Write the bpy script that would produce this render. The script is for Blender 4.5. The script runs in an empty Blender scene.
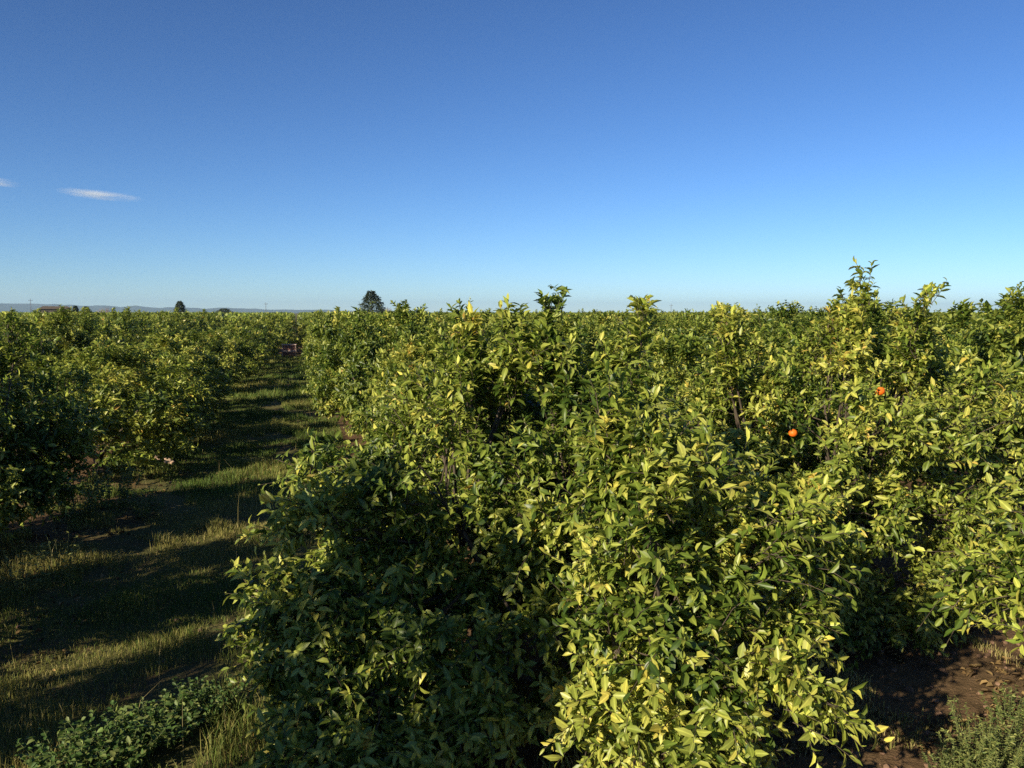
import bpy, math, random
import numpy as np
from mathutils import Vector

# ------------------------------------------------------------------ basics
SC = bpy.context.scene
COL = SC.collection
R_ = math.radians
CAM_H, YAW, PITCH, FPX = 2.7, R_(14.1), R_(4.8), 852.0
SUN_AZ = np.array([-0.825, -0.565])           # horizontal direction towards the sun
SUN_EL = R_(24.5)

def cam_ray(px, py):
    """direction in the world of the line of sight through a photo pixel (used to measure the place)"""
    x, y = (px - 512) / FPX, (384 - py) / FPX
    f = np.array([math.sin(YAW) * math.cos(PITCH), math.cos(YAW) * math.cos(PITCH), -math.sin(PITCH)])
    r = np.array([math.cos(YAW), -math.sin(YAW), 0.0])
    u = np.cross(r, f)
    d = f + r * x + u * y
    return d / np.linalg.norm(d)

def on_ground(px, py):
    d = cam_ray(px, py)
    return d[0] * CAM_H / -d[2], d[1] * CAM_H / -d[2]

def at_dist(px, dist):
    d = cam_ray(px, 312.5)
    h = np.hypot(d[0], d[1])
    return d[0] / h * dist, d[1] / h * dist

# ------------------------------------------------------------------ smooth value noise in numpy
def vnoise(x, y, seed=0, scale=1.0):
    x = np.asarray(x, float) / scale; y = np.asarray(y, float) / scale
    xi = np.floor(x).astype(np.int64); yi = np.floor(y).astype(np.int64)
    fx = x - xi; fy = y - yi
    fx = fx * fx * (3 - 2 * fx); fy = fy * fy * (3 - 2 * fy)
    def h(a, b):
        n = (a * 374761393 + b * 668265263 + seed * 974634777) & 0x7fffffff
        n = ((n ^ (n >> 13)) * 1274126177) & 0x7fffffff
        return ((n ^ (n >> 16)) & 0xffff) / 65535.0
    return (h(xi, yi) * (1 - fx) + h(xi + 1, yi) * fx) * (1 - fy) + (h(xi, yi + 1) * (1 - fx) + h(xi + 1, yi + 1) * fx) * fy

def ground_z(x, y):
    x = np.asarray(x, float); y = np.asarray(y, float)
    d = np.hypot(x, y)
    k = np.clip(1 - d / 200.0, 0, 1)
    z = (vnoise(x, y, 3, 1.3) - .5) * .10 + (vnoise(x, y, 5, .45) - .5) * .05
    return z * k

def unit(v):
    return v / np.maximum(np.linalg.norm(v, axis=-1, keepdims=True), 1e-9)

# ------------------------------------------------------------------ mesh building
def np_mesh(name, V, faces, attrs=None, smooth=True, mats=(), mat_idx=None):
    """faces: list of integer arrays of shape (n, k); attrs: {name: per-vertex float array}"""
    me = bpy.data.meshes.new(name)
    me.vertices.add(len(V))
    me.vertices.foreach_set('co', np.ascontiguousarray(V, np.float32).ravel())
    loops = np.concatenate([f.ravel() for f in faces]).astype(np.int32)
    tot = np.concatenate([np.full(len(f), f.shape[1], np.int32) for f in faces])
    start = np.concatenate([[0], np.cumsum(tot)[:-1]]).astype(np.int32)
    me.loops.add(len(loops)); me.loops.foreach_set('vertex_index', loops)
    me.polygons.add(len(tot)); me.polygons.foreach_set('loop_start', start)
    me.polygons.foreach_set('use_smooth', np.full(len(tot), smooth, bool))
    for m in mats: me.materials.append(m)
    if mat_idx is not None: me.polygons.foreach_set('material_index', np.asarray(mat_idx, np.int32))
    for k, a in (attrs or {}).items():
        at = me.attributes.new(k, 'FLOAT', 'POINT'); at.data.foreach_set('value', np.asarray(a, np.float32))
    me.update(calc_edges=True)
    return me

class MB:
    """collects vertices and faces for one mesh"""
    def __init__(s): s.V = []; s.F = {}; s.n = 0; s.T = []
    def add(s, V, faces, tint=0.0):
        V = np.asarray(V, float).reshape(-1, 3)
        for f in faces:
            f = np.asarray(f, np.int64)
            s.F.setdefault(f.shape[1], []).append(f + s.n)
        s.V.append(V); s.n += len(V)
        s.T.append(np.broadcast_to(np.asarray(tint, float), (len(V),)))
    def mesh(s, name, mat, smooth=True):
        return np_mesh(name, np.concatenate(s.V), [np.concatenate(v) for v in s.F.values()],
                       {'tint': np.concatenate(s.T)}, smooth, [mat])
    def box(s, c, d, rot=0.0, tint=0.0):
        x, y, z = np.array(d) / 2
        P = np.array([(-x,-y,-z),(x,-y,-z),(x,y,-z),(-x,y,-z),(-x,-y,z),(x,-y,z),(x,y,z),(-x,y,z)])
        ca, sa = math.cos(rot), math.sin(rot)
        P = np.stack([P[:,0]*ca-P[:,1]*sa, P[:,0]*sa+P[:,1]*ca, P[:,2]], 1) + np.array(c)
        s.add(P, [[(0,3,2,1),(4,5,6,7),(0,1,5,4),(1,2,6,5),(2,3,7,6),(3,0,4,7)]], tint)
    def tube(s, pts, radii, n=6, tint=0.0):
        P = np.asarray(pts, float); m = len(P)
        T = unit(np.gradient(P, axis=0))
        ref = np.array([0, 0, 1.0]) if abs(T[0][2]) < .8 else np.array([1.0, 0, 0])
        A = unit(np.cross(T, ref)); B = np.cross(T, A)
        a = np.arange(n) / n * 2 * math.pi
        V = P[:, None] + np.asarray(radii, float)[:, None, None] * (A[:, None] * np.cos(a)[None, :, None] + B[:, None] * np.sin(a)[None, :, None])
        i = np.arange(m - 1)[:, None] * n; j = np.arange(n)[None, :]; k = (j + 1) % n
        q = np.stack([i + j, i + k, i + n + k, i + n + j], -1).reshape(-1, 4)
        s.add(V.reshape(-1, 3), [q, np.arange(n)[None, ::1] + (m - 1) * n], tint)

def link(name, me, parent=None, loc=None):
    o = bpy.data.objects.new(name, me); COL.objects.link(o)
    if parent is not None: o.parent = parent
    if loc is not None: o.location = loc
    return o

def tag(o, label=None, cat=None, group=None, kind=None):
    if label: o['label'] = label
    if cat: o['category'] = cat
    if group: o['group'] = group
    if kind: o['kind'] = kind
    return o

def thing(name, label, cat, loc=(0, 0, 0), rz=0.0, group=None, scale=None):
    o = bpy.data.objects.new(name, None); COL.objects.link(o)
    o.empty_display_size = .2
    o.location = loc; o.rotation_euler = (0, 0, rz)
    if scale: o.scale = scale
    return tag(o, label, cat, group)

# ------------------------------------------------------------------ materials
def new_mat(name):
    m = bpy.data.materials.new(name); m.use_nodes = True
    nt = m.node_tree; nt.nodes.clear()
    return m, nt, nt.nodes, nt.links

def ramp(nodes, stops, interp='LINEAR'):
    r = nodes.new('ShaderNodeValToRGB'); cr = r.color_ramp; cr.interpolation = interp
    while len(cr.elements) < len(stops): cr.elements.new(.5)
    for e, (p, c) in zip(cr.elements, stops):
        e.position = p; e.color = (*c, 1)
    return r

def leaf_material(name, stops, transl=.28, rough=.42, spec=.45, under=1.5, noise_scale=40):
    m, nt, N, L = new_mat(name)
    out = N.new('ShaderNodeOutputMaterial')
    at = N.new('ShaderNodeAttribute'); at.attribute_name = 'tint'
    oi = N.new('ShaderNodeObjectInfo')
    mr = N.new('ShaderNodeMapRange'); mr.inputs[3].default_value = -.07; mr.inputs[4].default_value = .07
    L.new(oi.outputs['Random'], mr.inputs[0])
    ad = N.new('ShaderNodeMath'); ad.operation = 'ADD'
    L.new(at.outputs['Fac'], ad.inputs[0]); L.new(mr.outputs[0], ad.inputs[1])
    rp = ramp(N, stops); L.new(ad.outputs[0], rp.inputs[0])
    tc = N.new('ShaderNodeTexCoord'); nz = N.new('ShaderNodeTexNoise'); nz.inputs['Scale'].default_value = noise_scale
    L.new(tc.outputs['Object'], nz.inputs['Vector'])
    nr = N.new('ShaderNodeMapRange'); nr.inputs[3].default_value = .8; nr.inputs[4].default_value = 1.2
    L.new(nz.outputs['Fac'], nr.inputs[0])
    mx = N.new('ShaderNodeVectorMath'); mx.operation = 'SCALE'
    L.new(rp.outputs[0], mx.inputs[0]); L.new(nr.outputs[0], mx.inputs['Scale'])
    rb = N.new('ShaderNodeAttribute'); rb.attribute_name = 'rib'
    rm = N.new('ShaderNodeMapRange'); rm.inputs[1].default_value = .72; rm.inputs[2].default_value = 1.0; rm.inputs[3].default_value = 1; rm.inputs[4].default_value = 1.55
    L.new(rb.outputs['Fac'], rm.inputs[0]); L.new(nr.outputs[0], (rmul := N.new('ShaderNodeMath')).inputs[0]); rmul.operation = 'MULTIPLY'
    L.new(rm.outputs[0], rmul.inputs[1]); L.new(rmul.outputs[0], mx.inputs['Scale'])
    ge = N.new('ShaderNodeNewGeometry')
    un = N.new('ShaderNodeMapRange'); un.inputs[3].default_value = 1; un.inputs[4].default_value = under
    L.new(ge.outputs['Backfacing'], un.inputs[0])
    m2 = N.new('ShaderNodeVectorMath'); m2.operation = 'SCALE'
    L.new(mx.outputs[0], m2.inputs[0]); L.new(un.outputs[0], m2.inputs['Scale'])
    pb = N.new('ShaderNodeBsdfPrincipled'); pb.inputs['Roughness'].default_value = rough
    pb.inputs['Specular IOR Level'].default_value = spec
    L.new(m2.outputs[0], pb.inputs['Base Color'])
    tr = N.new('ShaderNodeBsdfTranslucent'); L.new(m2.outputs[0], tr.inputs['Color'])
    ms = N.new('ShaderNodeMixShader'); ms.inputs[0].default_value = transl
    L.new(pb.outputs[0], ms.inputs[1]); L.new(tr.outputs[0], ms.inputs[2])
    L.new(ms.outputs[0], out.inputs['Surface'])
    return m

M_CITRUS = leaf_material('citrus_leaf', [(0.0, (.020,.044,.010)), (.24, (.060,.104,.014)), (.45, (.175,.225,.034)),
                                         (.68, (.36,.385,.075)), (.90, (.50,.45,.085)), (1.0, (.50,.32,.07))], spec=.42, rough=.42)
M_PINE = leaf_material('conifer_needle', [(0, (.024,.038,.020)), (1, (.065,.082,.036))], transl=.1, rough=.6)
M_WEED = leaf_material('weed_leaf', [(0, (.035,.085,.020)), (.6, (.075,.14,.030)), (1, (.27,.29,.09))], transl=.3, rough=.55)
M_STEM = leaf_material('weed_stem', [(0, (.10,.13,.04)), (1, (.16,.16,.06))], transl=.05, rough=.6)
M_GRASS = leaf_material('grass_blade', [(0, (.045,.085,.016)), (.35, (.112,.172,.032)), (.65, (.28,.255,.075)), (1, (.46,.38,.18))], transl=.3, rough=.6, spec=.25, under=1.1, noise_scale=2)

def simple_mat(name, c1, c2, scale=8.0, rough=.85, bump=.4, stretch=(1, 1, 1), spec=.3):
    m, nt, N, L = new_mat(name)
    out = N.new('ShaderNodeOutputMaterial'); pb = N.new('ShaderNodeBsdfPrincipled')
    tc = N.new('ShaderNodeTexCoord'); mp = N.new('ShaderNodeMapping'); mp.inputs['Scale'].default_value = stretch
    nz = N.new('ShaderNodeTexNoise'); nz.inputs['Scale'].default_value = scale; nz.inputs['Detail'].default_value = 6
    L.new(tc.outputs['Object'], mp.inputs[0]); L.new(mp.outputs[0], nz.inputs['Vector'])
    rp = ramp(N, [(.3, c1), (.7, c2)]); L.new(nz.outputs['Fac'], rp.inputs[0])
    L.new(rp.outputs[0], pb.inputs['Base Color']); pb.inputs['Roughness'].default_value = rough
    pb.inputs['Specular IOR Level'].default_value = spec
    bp = N.new('ShaderNodeBump'); bp.inputs['Strength'].default_value = bump; bp.inputs['Distance'].default_value = .01
    L.new(nz.outputs['Fac'], bp.inputs['Height']); L.new(bp.outputs[0], pb.inputs['Normal'])
    L.new(pb.outputs[0], out.inputs['Surface'])
    return m

M_BARK = simple_mat('citrus_bark', (.042,.032,.024), (.12,.094,.068), 14, .9, .6, (1, 1, .3))
M_BARE = simple_mat('bare_twig', (.16,.11,.09), (.26,.19,.15), 10)
M_ORANGE = simple_mat('orange_peel', (.72,.13,.012), (.80,.19,.018), 60, .45, .25)
M_WOODR = simple_mat('weathered_crate_slat', (.16,.07,.055), (.28,.14,.11), 10, .85, .4, (1, 1, 6))
M_WOODP = simple_mat('pale_crate_rail', (.42,.30,.25), (.58,.44,.37), 10, .8, .3)
M_PINK = simple_mat('pale_split_wood', (.50,.33,.24), (.68,.50,.38), 12, .7, .5, (1, .3, 1))
M_SHED = simple_mat('shed_wall', (.10,.085,.06), (.15,.125,.09), 2)
M_ROOF = simple_mat('shed_roof', (.085,.07,.05), (.13,.10,.075), 3)
M_DARK = simple_mat('shed_opening', (.02,.018,.016), (.03,.028,.025), 3)
M_POLE = simple_mat('grey_pole', (.09,.09,.10), (.14,.14,.15), 3)

def ground_material():
    m, nt, N, L = new_mat('orchard_soil')
    out = N.new('ShaderNodeOutputMaterial'); pb = N.new('ShaderNodeBsdfPrincipled')
    ge = N.new('ShaderNodeNewGeometry')
    def noise(sc, det=8, rough=.6):
        n = N.new('ShaderNodeTexNoise'); n.inputs['Scale'].default_value = sc; n.inputs['Detail'].default_value = det
        n.inputs['Roughness'].default_value = rough
        L.new(ge.outputs['Position'], n.inputs['Vector']); return n
    n1, n2, n3 = noise(1.1), noise(9), noise(45)
    soil = ramp(N, [(.3, (.085,.048,.029)), (.7, (.20,.12,.070))]); L.new(n2.outputs['Fac'], soil.inputs[0])
    litter = ramp(N, [(.35, (.060,.072,.022)), (.65, (.17,.150,.060))]); L.new(n3.outputs['Fac'], litter.inputs[0])
    cov = ramp(N, [(.38, (0,0,0)), (.58, (1,1,1))]); L.new(n1.outputs['Fac'], cov.inputs[0])
    at = N.new('ShaderNodeAttribute'); at.attribute_name = 'green'
    mu = N.new('ShaderNodeMath'); mu.operation = 'MULTIPLY_ADD'; mu.use_clamp = True
    L.new(cov.outputs[0], mu.inputs[0]); L.new(at.outputs['Fac'], mu.inputs[1]); 
    hf = N.new('ShaderNodeMath'); hf.operation = 'MULTIPLY'; hf.inputs[1].default_value = .4
    L.new(at.outputs['Fac'], hf.inputs[0]); L.new(hf.outputs[0], mu.inputs[2])
    mx = N.new('ShaderNodeMix'); mx.data_type = 'RGBA'
    L.new(mu.outputs[0], mx.inputs['Factor']); L.new(soil.outputs[0], mx.inputs['A']); L.new(litter.outputs[0], mx.inputs['B'])
    L.new(mx.outputs['Result'], pb.inputs['Base Color']); pb.inputs['Roughness'].default_value = .95
    pb.inputs['Specular IOR Level'].default_value = .1
    bp = N.new('ShaderNodeBump'); bp.inputs['Strength'].default_value = .8; bp.inputs['Distance'].default_value = .04
    L.new(n3.outputs['Fac'], bp.inputs['Height']); L.new(bp.outputs[0], pb.inputs['Normal'])
    L.new(pb.outputs[0], out.inputs['Surface'])
    return m
M_GROUND = ground_material()

# ------------------------------------------------------------------ leaves
LAST_RIB = [None]
def leaf_batch(P, D, Nn, Ln, Wd, tint, detail, rng, fold=.30, curl=.22):
    """P base points, D axes, Nn rough normals -> vertices, faces, tint"""
    n = len(P)
    D = unit(D); S = unit(np.cross(D, Nn)); Z = np.cross(S, D)
    if detail == 2:
        T = np.array([(0,0),(-.78,.28),(0,.30),(.78,.28),(-.86,.64),(0,.64),(.86,.64),(0,1)], float)
        F3 = np.array([(0,3,2),(0,2,1),(4,5,7),(5,6,7)]); F4 = np.array([(1,2,5,4),(2,3,6,5)])
    elif detail == 1:
        T = np.array([(0,0),(-1,.45),(1,.45),(0,1)], float)
        F3 = np.array([(0,2,3),(0,3,1)]); F4 = None
    else:
        T = np.array([(0,0),(1,.4),(0,1),(-1,.4)], float)
        F3 = None; F4 = np.array([(0,1,2,3)])
    x = T[:, 0] * .5; y = T[:, 1]
    fo = fold * rng.uniform(.2, 1.9, (n, 1)); cu = curl * rng.uniform(-.6, 2.4, (n, 1))
    X = x[None] * Wd[:, None]; Y = y[None] * Ln[:, None]
    Zz = np.abs(X) * fo * 2 - cu * Ln[:, None] * y[None] ** 2
    if detail == 0: Zz *= .5
    V = P[:, None] + S[:, None] * X[..., None] + D[:, None] * Y[..., None] + Z[:, None] * Zz[..., None]
    k = len(T); off = (np.arange(n) * k)[:, None, None]
    faces = []
    if F3 is not None: faces.append((F3[None] + off).reshape(-1, 3))
    if F4 is not None: faces.append((F4[None] + off).reshape(-1, 4))
    rib = np.tile((T[:, 0] == 0).astype(float) if detail == 2 else np.full(k, .6), n)
    LAST_RIB[0] = rib
    return V.reshape(-1, 3), faces, np.repeat(tint, k)

def twig_batch(P0, P1, P2, r0, r1):
    """thin three-sided tubes through three points each"""
    n = len(P0)
    Q = np.stack([P0, P1, P2], 1)
    T = unit(P2 - P0); ref = np.where(np.abs(T[:, 2:3]) < .8, np.array([[0, 0, 1.0]]), np.array([[1.0, 0, 0]]))
    A = unit(np.cross(T, ref)); B = np.cross(T, A)
    a = np.arange(3) / 3 * 2 * math.pi
    ring = A[:, None] * np.cos(a)[None, :, None] + B[:, None] * np.sin(a)[None, :, None]
    rr = np.stack([r0, (r0 + r1) / 2, r1], 1)
    V = Q[:, :, None] + ring[:, None] * rr[:, :, None, None]
    f = []
    for s in (0, 1):
        for j in range(3):
            f.append((s*3+j, s*3+(j+1) % 3, s*3+3+(j+1) % 3, s*3+3+j))
    F = (np.array(f)[None] + (np.arange(n) * 9)[:, None, None]).reshape(-1, 4)
    return V.reshape(-1, 3), F

def citrus_meshes(seed, R, H, ncl, nsh, nlf, leafL, detail, twigs=True, low=.12, tall=6, tint0=.36, tint_sd=.115,
                  bias=None, squash=(1, 1), yellow=.05, extra=(), shell=.55, tall_len=.5, spires=()):
    """a citrus tree about its base point: (crown mesh, trunk mesh)"""
    rng = np.random.default_rng(seed)
    zc = .46 * H
    nb = 18
    Bd = unit(rng.normal(size=(nb, 3))); Ba = rng.uniform(-.34, .28, nb)
    def shape(u):
        f = 1 + (Ba[None] * np.exp(7 * (u @ Bd.T - 1))).sum(1)
        hor = np.hypot(u[:, 0], u[:, 1])
        uz = u[:, 2]
        p = np.empty_like(u)
        # slightly box-like dome: wide hips, rounded top, skirts near the soil
        sq = (np.abs(hor) ** 2.4 + np.abs(uz) ** 2.4) ** (-1 / 2.4)
        p[:, 0] = u[:, 0] * R * squash[0] * f * sq
        p[:, 1] = u[:, 1] * R * squash[1] * f * sq
        p[:, 2] = zc + np.where(uz > 0, H - zc, zc - low) * uz * sq * (1 + (f - 1) * .55)
        return p
    u = unit(rng.normal(size=(ncl * 2, 3))); u = u[u[:, 2] > -.72][:ncl]
    if bias is not None:
        pass
    rho = np.where(rng.random(len(u)) < .15, rng.uniform(.30, .72, len(u)), 1 - .32 * rng.random(len(u)) ** 1.4)
    C = shape(u); ctr = np.array([0, 0, zc * .8])
    C = ctr + (C - ctr) * rho[:, None] * .93
    O = unit(C - np.array([0, 0, H * .28]))
    kind = np.zeros(len(C)); stems = []
    if tall:                                         # upright water shoots above the crown
        ang = rng.uniform(0, 2 * math.pi, tall); rr = R * .75 * np.sqrt(rng.random(tall))
        tc = np.stack([rr * np.cos(ang) * squash[0], rr * np.sin(ang) * squash[1], np.full(tall, H * .93) - .25 * (rr / R) ** 2 * H], 1)
        st = []
        for t in tc:
            hh = rng.uniform(.4, 1.0) * tall_len
            for q in np.linspace(0, 1, 4): st.append(t + np.array([rng.normal() * .04, rng.normal() * .04, hh * q]))
        st = np.array(st); stems += list(st.reshape(tall, 4, 3))
        C = np.concatenate([C, st]); O = np.concatenate([O, unit(np.array([[0, 0, 1.0]]) + rng.normal(size=st.shape) * .15)])
        kind = np.concatenate([kind, np.ones(len(st))])
    for (ex, ey, z0, z1, wd) in spires:                # tall leafy shoots at known places
        for k in range(3):
            a = k * 2.1 + ex * 9; bx, by = ex + math.cos(a) * wd, ey + math.sin(a) * wd
            zt = z1 - (.16 + .08 * k if k else 0)
            q5 = np.linspace(0, 1, 6)[:, None]
            st = np.array([ex * .96, ey * .96, z0]) * (1 - q5) + np.array([bx, by, zt]) * q5 + rng.normal(size=(6, 3)) * .02
            stems.append(st)
            C = np.concatenate([C, st]); O = np.concatenate([O, unit(np.array([[0, 0, 1.0]]) + rng.normal(size=st.shape) * .2)])
            kind = np.concatenate([kind, np.ones(6)])
    for (ex, ey, ez, ox, oy, oz, cnt, sp) in extra:   # single branches that reach out
        st = np.array([ex, ey, ez]) + rng.normal(size=(cnt, 3)) * sp
        C = np.concatenate([C, st]); O = np.concatenate([O, np.tile(unit(np.array([[ox, oy, oz]])), (cnt, 1))])
        kind = np.concatenate([kind, np.zeros(cnt)])
    # shoots
    nper = np.where(kind > 0, max(4, nsh // 3), nsh)
    ci = np.repeat(np.arange(len(C)), nper); m = len(ci)
    o = O[ci]; c = C[ci]
    spread = np.where(kind[ci] > 0, .40, .78)[:, None]
    d = unit(o * .9 + rng.normal(size=(m, 3)) * spread * .8 + np.array([0, 0, .28]))
    ln = rng.uniform(.12, .36, m) * np.where(kind[ci] > 0, .75, 1)
    b = c - o * .12 + rng.normal(size=(m, 3)) * np.where(kind[ci] > 0, .035, .068)[:, None]
    b[:, 2] = np.maximum(b[:, 2], low)
    bend = np.array([0, 0, -1.0]) * (ln ** 2 * .5)[:, None] + rng.normal(size=(m, 3)) * .02
    mid = b + d * (ln * .5)[:, None]; tip = b + d * ln[:, None] + bend
    tip[:, 2] = np.maximum(tip[:, 2], low * .5)
    ct = rng.normal(0, tint_sd * .95, len(C))[ci]
    isy = rng.random(m) < yellow                        # a few yellowing shoots
    # leaves along the shoots
    si = np.repeat(np.arange(m), nlf); q = len(si)
    t = (np.tile(np.arange(nlf), m) + rng.uniform(.1, .9, q)) / nlf
    t = .12 + .88 * t
    P = (1 - t)[:, None] ** 2 * b[si] + (2 * t * (1 - t))[:, None] * mid[si] + (t ** 2)[:, None] * tip[si]
    phi = np.tile(np.arange(nlf), m) * 2.4 + rng.uniform(0, 6.3, m)[si] + rng.normal(0, .5, q)
    ds = d[si]
    ref = np.where(np.abs(ds[:, 2:3]) < .9, np.array([[0, 0, 1.0]]), np.array([[1.0, 0, 0]]))
    A = unit(np.cross(ds, ref)); B = np.cross(ds, A)
    rad = A * np.cos(phi)[:, None] + B * np.sin(phi)[:, None]
    al = np.clip(rng.normal(1.05, .3, q) - .35 * t, .3, 1.7)
    D = ds * np.cos(al)[:, None] + rad * np.sin(al)[:, None] + np.array([0, 0, -.22]) + rng.normal(size=(q, 3)) * .15
    Nn = ds * .8 + np.array([0, 0, .55]) + o[si] * .3 + rng.normal(size=(q, 3)) * .42
    Ln = leafL * rng.uniform(.45, 1.38, q) * (1 - .25 * (t > .9))
    Wd = Ln * rng.uniform(.36, .54, q)
    tint = tint0 + ct[si] + rng.normal(0, tint_sd, q) + .12 * (t > .8) + np.where(isy[si], rng.uniform(.08, .34, q), 0)
    tint = np.where(rng.random(q) < .004, rng.uniform(.72, .94, q), tint)
    V, F, T = leaf_batch(P, D, Nn, Ln, Wd, np.clip(tint, .02, .98), detail, rng)
    crown = np_mesh('crown', V, F, {'tint': T, 'rib': LAST_RIB[0]}, True, [M_CITRUS])
    # wood: trunk, limbs, boughs to each cluster, thin shoots
    w = MB()
    th = .30 + .1 * rng.random()
    lean = rng.normal(size=2) * .05
    w.tube([(0, 0, -.08), (lean[0]*.3, lean[1]*.3, .05), (lean[0]*.7, lean[1]*.7, th*.6), (lean[0], lean[1], th)], np.array([.115, .085, .075, .08]) * (R / 1.6) ** .5, 9)
    limbs = []
    nl = 6
    for k in range(nl):
        a = 2 * math.pi * k / nl + rng.uniform(-.4, .4); up = rng.uniform(.5, .95)
        e = np.array([math.cos(a) * R * .48 * squash[0], math.sin(a) * R * .48 * squash[1], H * (.32 + .26 * up)])
        s0 = np.array([lean[0], lean[1], th - .03])
        c1 = s0 + np.array([math.cos(a) * .25, math.sin(a) * .25, .35 * up])
        pts = []
        for tt in np.linspace(0, 1, 7):
            p = (1-tt)**2 * s0 + 2*tt*(1-tt)*c1 + tt**2 * e + (rng.normal(size=3) * .02 if 0 < tt < 1 else 0)
            pts.append(p)
        w.tube(pts, np.linspace(.045, .013, 7) * (R / 1.6) ** .5, 6); limbs.append(np.array(pts))
    LP = np.concatenate([l[2:5] for l in limbs])
    if twigs:
        # boughs: grouped by a few rounds of k-means, each bough leaves a limb and its clusters leave the bough
        full = C, O
        for st in stems:
            j = np.argmin(((LP - st[0]) ** 2).sum(1)); p0 = LP[j]
            w.tube(np.concatenate([[p0, p0 * .45 + st[0] * .55 + rng.normal(size=3) * .04], st]), np.linspace(.012, .003, len(st) + 2), 5)
        C, O = C[kind == 0], O[kind == 0]
        K = max(8, len(C) // 7); cen = C[rng.choice(len(C), K, replace=False)]
        for _ in range(5):
            lab = np.argmin(((C[:, None] - cen[None]) ** 2).sum(-1), 1)
            cen = np.array([C[lab == k].mean(0) if (lab == k).any() else cen[k] for k in range(K)])
        for k in range(K):
            idx = np.where(lab == k)[0]
            if not len(idx): continue
            j = np.argmin(((LP - cen[k]) ** 2).sum(1) + .8 * np.maximum(0, LP[:, 2] - cen[k][2]) ** 2)
            p0 = LP[j]; e = cen[k] * .9 + np.array([0, 0, H * .36]) * .1
            md = (p0 + e) / 2 + rng.normal(size=3) * .06 + np.array([0, 0, -.05])
            tt = np.linspace(0, 1, 7)[:, None]
            bp = (1 - tt) ** 2 * p0 + 2 * tt * (1 - tt) * md + tt ** 2 * e + rng.normal(size=(7, 3)) * .012
            w.tube(bp, np.linspace(.016, .007, 7), 5)
            for i in idx:
                q0 = bp[rng.integers(3, 7)]; p1 = C[i] - O[i] * .10
                m2 = (q0 + p1) / 2 + rng.normal(size=3) * .03
                w.tube([q0, q0*.5 + m2*.5 + rng.normal(size=3)*.01, m2, m2*.4 + p1*.6 + rng.normal(size=3)*.01, p1, C[i] + O[i]*.06], [.0065, .006, .0055, .005, .0042, .003], 4)
        V2, F2 = twig_batch(b, mid, tip, np.full(m, .0035), np.full(m, .0016))
        w.add(V2, [F2])
    trunk = w.mesh('trunk', M_BARK)
    return crown, trunk, P, D

# ------------------------------------------------------------------ the setting: ground, hills, sky, haze
def build_ground():
    def axis(lo, hi, far):
        a = list(np.arange(lo, hi, .22)); x = a[-1]; st = .22
        while x < far: st *= 1.35; x += st; a.append(x)
        b = []; x = a[0]; st = .22
        while x > -far: st *= 1.35; x -= st; b.append(x)
        return np.array(b[::-1] + a)
    X = axis(-9, 10, 9500); Y = axis(-2, 30, 9500)
    gx, gy = np.meshgrid(X, Y)
    z = ground_z(gx, gy)
    V = np.stack([gx, gy, z], -1).reshape(-1, 3)
    nx, ny = len(X), len(Y)
    i = np.arange(ny - 1)[:, None] * nx + np.arange(nx - 1)[None]
    F = np.stack([i, i + 1, i + nx + 1, i + nx], -1).reshape(-1, 4)
    x, y = V[:, 0], V[:, 1]
    d = np.abs(x + 1.1)
    g = np.clip(1.9 - d * .85, .15, 1) * np.clip((56 - y) / 4, .1, 1)
    g = np.where(np.hypot(x, y) > 90, .8, g)
    link('ground', np_mesh('ground', V, [F], {'green': g}, True, [M_GROUND]))['kind'] = 'structure'
build_ground()

def build_hills():
    m = simple_mat('hill_scrub', (.035,.05,.035), (.07,.075,.05), .004, .95, 0)
    # a low ridge some kilometres off, left of the alley
    az = np.linspace(R_(-62), R_(8), 160)
    depth = np.linspace(0, 1, 9)
    V = []
    rng = np.random.default_rng(4)
    for k, t in enumerate(depth):
        for a in az:
            d = 6400 + 1500 * t
            px = 512 + FPX * math.tan(a - YAW)
            hgt = 104 - 62 * np.clip((px + 20) / 300, -1.5, 1.3)
            n = vnoise(a * 60, t * 1.2, 9, 1.0) * .5 + vnoise(a * 170, t * 3, 11, 1.0) * .25
            prof = math.sin(math.pi * min(1, t * 1.0)) if t < 1 else 0
            h = max(0, hgt) * prof * (.62 + .7 * (n - .3))
            V.append((math.sin(a) * d, math.cos(a) * d, max(h, -1) - .5))
    n = len(az)
    i = np.arange(len(depth) - 1)[:, None] * n + np.arange(n - 1)[None]
    F = np.stack([i, i + 1, i + n + 1, i + n], -1).reshape(-1, 4)
    link('hills', np_mesh('hills', np.array(V), [F], None, True, [m]))['kind'] = 'structure'
build_hills()

HAZE_DENSITY = 1.0e-4
def build_haze():
    m, nt, N, L = new_mat('haze_air')
    out = N.new('ShaderNodeOutputMaterial'); v = N.new('ShaderNodeVolumePrincipled')
    v.inputs['Color'].default_value = (.50, .74, 1.0, 1); v.inputs['Density'].default_value = HAZE_DENSITY
    v.inputs['Anisotropy'].default_value = .1
    L.new(v.outputs[0], out.inputs['Volume'])
    b = MB(); b.box((0, 0, 59), (18800, 18800, 122))
    o = link('haze', b.mesh('haze', m, False)); o['kind'] = 'stuff'
build_haze()

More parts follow.
